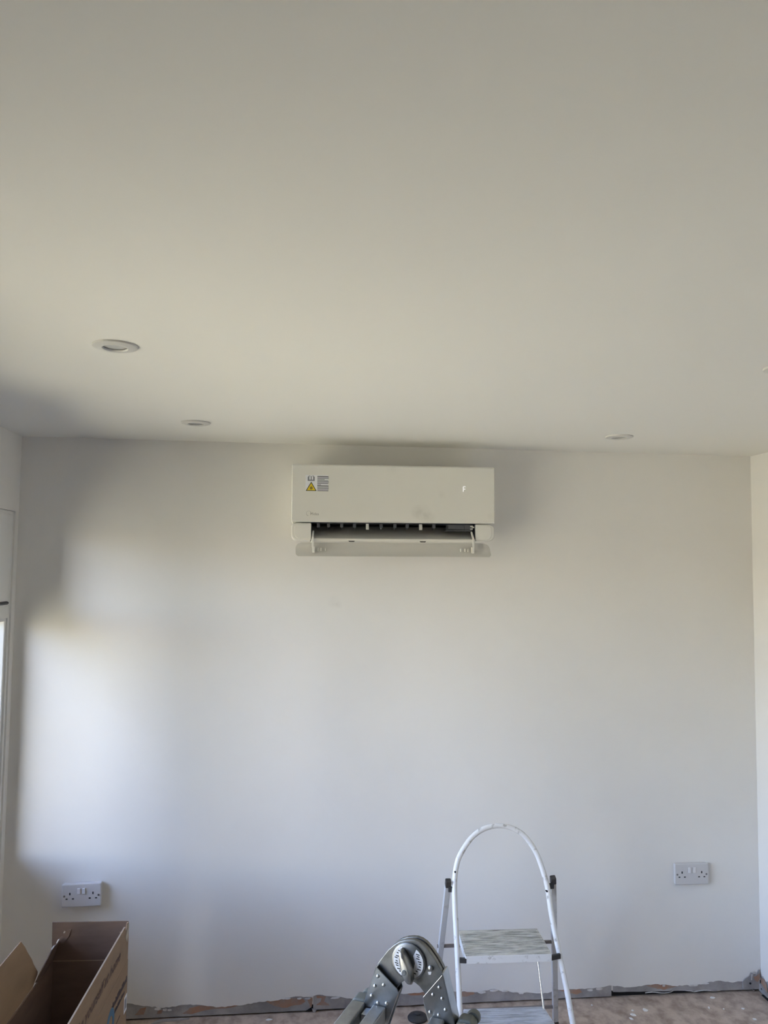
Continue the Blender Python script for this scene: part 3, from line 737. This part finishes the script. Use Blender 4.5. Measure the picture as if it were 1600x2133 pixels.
# local axes: +x across the hinge (right), +y away from the viewer along the rungs
HL = .345                                             # clear width: the second stile pair stands this much nearer
def arc(cx, cz, r, a0, a1, n):
    return [(cx + r * math.cos(math.radians(a0 + (a1 - a0) * i / n)), cz + r * math.sin(math.radians(a0 + (a1 - a0) * i / n))) for i in range(n + 1)]
LEN = 0.93
def hinge_set(y, face):
    """one hinge and its two stiles; face = -1 when the knob side looks to -y"""
    f = face
    def P(x, d, z): return (x, y + f * d, LZ + z)
    # arch-shaped hinge cheeks
    outer = [(-.088, -.060), (-.084, -.035), (-.076, -.018), (-.0633, -.0002), (-.051, .016), (-.0372, .0293), (-.024, .039), (-.0099, .0448),
             (.003, .0478), (.0137, .0487), (.026, .0465), (.0372, .0409), (.049, .031), (.0606, .0181), (.069, .0075), (.0757, -.0026), (.0837, -.016), (.094, -.055)]
    inner = [(.048, -.082), (.036, -.062), (.026, -.052), (.014, -.0455), (.004, -.044), (-.009, -.046), (-.020, -.054), (-.030, -.070)]
    poly = outer + inner
    body = MB().prism([P(x, .004, z) for x, z in poly], (0, -f * .012, 0)).build('hinge', M['hinge'], fl_, bevel=.0015)
    inset = [(x * 1.0, z) for x, z in poly]
    MB().prism([P(x * .985 + .002, -.010, z * .985 + .002) for x, z in inset], (0, -f * .011, 0)).build('hinge_cheek', M['hinge'], fl_, bevel=.0015)
    MB().lathe([(.0, 0), (.041, 0), (.041, .004), (.0385, .0055), (.0, .0055)], P(.001, .004, 0), (0, f, 0), 48).build('hinge_disc', M['hinge'], body, smooth=True)
    # labels beside the locking grip
    for sgn in (-1, 1):
        pts = arc(.001, 0, .0365, 116, 244, 12) if sgn < 0 else arc(.001, 0, .0365, 58, -66, 12)
        w0 = -.013 if sgn < 0 else .017
        pts = pts + [(w0 - .004, pts[-1][1] * .5), (w0, 0), (w0 - (.004 if sgn > 0 else -.002), pts[0][1] * .5)]
        lb = MB().prism([P(x, .0095, z) for x, z in pts], (0, f * .0006, 0)).build('instruction_label', M['stick'], body)
        for r in range(9):
            zc = -.024 + r * .0056 + random.uniform(-.001, .001)
            xm = math.sqrt(.0345 ** 2 - zc ** 2)
            xc = sgn * (xm - random.uniform(.004, .0085)); wl = random.uniform(.002, .0045)
            MB().prism([P(xc - wl, .0101, zc), P(xc + wl, .0101, zc - .0012), P(xc + wl, .0101, zc + .0012), P(xc - wl, .0101, zc + .0022)], (0, f * .0004, 0)).build('small_print', M['ink'], lb)
    # locking grip
    ga = math.radians(-16)
    gp = []
    for k in range(25):
        t = 2 * math.pi * k / 24
        u, v = .0135 * math.cos(t) * (1 - .15 * math.sin(t)), .041 * math.sin(t)
        gp.append((-.001 + u * math.cos(-ga) + v * math.sin(-ga) * -1 * -1 * -1, -.006 + u * math.sin(-ga) * 0 + v * math.cos(ga)))
    gp = gp[:-1]
    gb = MB(); n = len(gp)
    for (d, s) in ((.0095, .92), (.020, .98), (.030, .86), (.0335, .6)):
        gb.v += [P(-.003 + (x + .003) * s, d, -.004 + (z + .004) * s) for x, z in gp]
    for i in range(3):
        for k in range(n):
            q = (i * n + k, i * n + (k + 1) % n, (i + 1) * n + (k + 1) % n, (i + 1) * n + k)
            gb.f.append(q if f < 0 else q[::-1])
    gb.f.append(tuple(range(3 * n, 4 * n)) if f < 0 else tuple(range(4 * n - 1, 3 * n - 1, -1)))
    grip = gb.build('locking_grip', M['gripm'], fl_, smooth=True)
    MB().lathe([(.0, 0), (.0062, 0), (.0062, .0012), (.0045, .0016), (.0, .001)], P(-.002, .0333, -.014), (0, f, 0), 20).build('pin_head', M['plate'], grip, smooth=True)
    MB().lathe([(.0, 0), (.0065, 0), (.006, .004), (.003, .006), (.0, .0065)], P(.0535, .004, -.0065), (0, f, 0), 16).build('lock_button', M['rivet'], body, smooth=True)
    MB().prism([P(.047, .0045, -.016), P(.056, .0045, -.014), P(.054, .0045, -.021), P(.049, .0045, -.022)], (0, f * .0004, 0)).build('arrow_mark', M['stick'], body)
    MB().lathe([(.0, -.020), (.024, -.020), (.028, -.014), (.029, .018), (.0, .018)], P(.009, -.039, .004), (0, f, 0), 32).build('back_boss', M['hinge'], fl_, smooth=True)
    # stiles: riveted channel plates at the head, box profile below
    for sgn in (-1, 1):
        # head corners measured on the plate: outer top, inner top, then down the slope
        if sgn < 0:
            ot, it, ax = Vector((-.077, 0, -.021)), Vector((-.0245, 0, -.062)), Vector((-.320, 0, -.947)).normalized()
        else:
            ot, it, ax = Vector((.0865, 0, -.008)), Vector((.039, 0, -.068)), Vector((.262, 0, -.965)).normalized()
        Ln = (LZ - .075) / -ax.z
        # inner edge runs parallel to the outer edge
        hd = .145
        # widen slightly below the head as the photograph's plate does
        q = [ot, it, it + ax * (hd + .02), ot + ax * (hd + .055)]
        if sgn < 0: it2 = it + Vector((.003, 0, -.010)); q = [ot, it, it2, it2 + ax * hd, ot + ax * (hd + .045)]
        pl = MB().prism([P(p.x, .0165, p.z) for p in q], (0, -f * .003, 0)).build('hinge_plate', M['plate'], fl_, bevel=.0008)
        MB().prism([P(p.x, -.0185, p.z) for p in q], (0, -f * .003, 0)).build('hinge_plate', M['plate'], fl_, bevel=.0008)
        # outer web of the channel head
        ob = ot + ax * (hd + .045)
        e = Vector((.0035 * sgn, 0, 0))
        MB().prism([P(ot.x, .0165, ot.z), P(ob.x, .0165, ob.z), P(ob.x, -.0215, ob.z), P(ot.x, -.0215, ot.z)], (.0035 * sgn * -1, 0, 0)).build('channel_web', M['plate'], fl_)
        ib = it + ax * hd
        MB().prism([P(it.x, .0135, it.z - .012), P(ib.x, .0135, ib.z), P(ib.x, -.0215, ib.z), P(it.x, -.0215, it.z - .012)], (.0035 * sgn, 0, 0)).build('channel_web', M['alud'], fl_)
        # box stile sliding over the channel lower down
        c0 = (ot + it) / 2 + ax * .098; c1 = (ot + it) / 2 + ax * (Ln - .02)
        stl = MB().beam(P(c0.x, -.010, c0.z), P(c1.x, -.010, c1.z), .058, .044, (0, 1, 0)).build('stile', M['alu'], fl_, bevel=.003)
        c2 = (ot + it) / 2 + ax * Ln
        MB().beam(P(c1.x, -.0155, c1.z), P(c2.x, -.0155, c2.z), .062, .064, (0, 1, 0)).build('foot', M['rubber'], fl_, bevel=.003)
        riv = [(-.0713, -.042), (-.0566, -.0589), (-.0783, -.0651), (-.0865, -.0884), (-.0705, -.1017), (-.0489, -.0986), (-.0909, -.123)] if sgn < 0 else \
              [(.0782, -.0393), (.0634, -.0579), (.0852, -.0623), (.0568, -.0974), (.0774, -.0996), (.0933, -.0849)]
        for (x, z) in riv:
            MB().lathe([(.0, 0), (.0042, 0), (.0038, .0022), (.002, .0034), (.0, .0037)], P(x, .0165, z), (0, f, 0), 14).build('rivet', M['rivet'], pl, smooth=True)
hinge_set(0.0, -1)
hinge_set(-HL - .05, 1)
# rungs between the two stile pairs
for sgn, xa, za, stepx in ((-1, -.066, -.124, -.0905), (1, .0755, -.123, .0745)):
    for k in range(3):
        x, z = xa + stepx * k, za - .28 * k
        rg_ = MB().box((x - .016, -.018, LZ + z - .018), (x + .016, -HL - .032, LZ + z + .018))
        rg_.build('rung', M['alud'], fl_, bevel=.003)
# stabiliser bars with plastic caps outside each stile
for sgn, x, z in ((-1, -.120, -.122), (1, .137, -.120)):
    b = MB().box((x - .018, -.012, LZ + z - .018), (x + .018, -HL - .05, LZ + z + .014))
    bo = b.build('stabiliser_bar', M['alud'], fl_, bevel=.004)
    cpm = MB().prism([(x - .020, -.012, LZ + z - .020), (x + .020, -.012, LZ + z - .020), (x + .022, -.012, LZ + z + .008), (x + .012, -.012, LZ + z + .018), (x - .012, -.012, LZ + z + .018), (x - .020, -.012, LZ + z + .010)], (0, .034, 0))
    cpm.build('end_cap', M['capg'], bo, bevel=.004, seg=3)
    cm = MB().lathe([(.0, -.010), (.014, -.010), (.016, 0), (.014, .008), (.0, .010)], (x + (.010 if sgn > 0 else .008), .030, LZ + z + .008), (0, 1, 0), 24)
    cm.build('cap_end', M['capg'], bo, smooth=True)
    MB().box((x - sgn * .021, -.05, LZ + z - .012), (x - sgn * .050, -.02, LZ + z + .006)).build('bar_bracket', M['plate'], fl_)

# ------------------------------------------------------------------ bits on the floor
bc = MB().lathe([(.0, .018), (.012, .018), (.014, .022), (.006, .026), (.0, .026)], (0, 0, 0), (0, 0, 1), 16)
bc.lathe([(.041, .0), (.042, .006), (.036, .013), (.018, .019), (.0, .020)], (0, 0, 0), (0, 0, 1), 32)
o = bc.build('rubber_cap', M['rubber'], None, smooth=True); o.location = (.538, 3.452, 0)
tag(o, 'black domed rubber cap lying on the floor below the wall', 'rubber cap')

def chip(x, y, s, label, k):
    n = 6; pts = []
    for i in range(n):
        a = 2 * math.pi * i / n; r = s * random.uniform(.6, 1.1)
        pts.append((math.cos(a) * r, math.sin(a) * r * random.uniform(.5, .9), 0))
    o = MB().prism(pts, (0, 0, .0022 + .0015 * random.random())).build('plaster_chip', M['chip'])
    o.location = (x, y, 0); o.rotation_euler = (0, 0, random.uniform(0, 3))
    tag(o, label, 'plaster chip', 'plaster chips on the floor')
CH = [(1.298, 3.487, .006, 'tiny white plaster chip just right of the step ladder leg'),
      (1.443, 3.399, .015, 'flat white plaster chip, front one of the three lying close together'),
      (1.425, 3.371, .009, 'small white plaster chip nearest the lower picture edge, below the flat chip'),
      (1.511, 3.430, .016, 'largest white plaster chip on the floor, below the wide dark gap'),
      (1.457, 3.432, .007, 'little white plaster chip left of the largest chip, behind the flat chip'),
      (1.850, 3.501, .011, 'white plaster chip lying just in front of the gap near the right corner'),
      (1.792, 3.421, .008, 'thin white plaster chip, left of the two level with each other at right'),
      (1.851, 3.408, .006, 'tiny white plaster chip, second from left in the row of three at right'),
      (1.936, 3.404, .007, 'small white plaster chip, rightmost in the row of three at right'),
      (1.939, 3.322, .010, 'white plaster chip nearest the lower right corner of the picture'),
      (-.073, 3.495, .014, 'white plaster chip on the floor between the box and the folding ladder')]
for k, c in enumerate(CH): chip(*c, k)
db = MB().prism([(-.55, 3.500, 0), (-.50, 3.515, 0), (-.44, 3.52, 0), (-.40, 3.528, 0), (-.44, 3.532, 0), (-.50, 3.530, 0), (-.53, 3.522, 0)], (0, 0, .006))
o = db.build('plaster_sliver', M['skim']); tag(o, 'dark grey plaster sliver poking from the gap beside the box', 'plaster sliver')
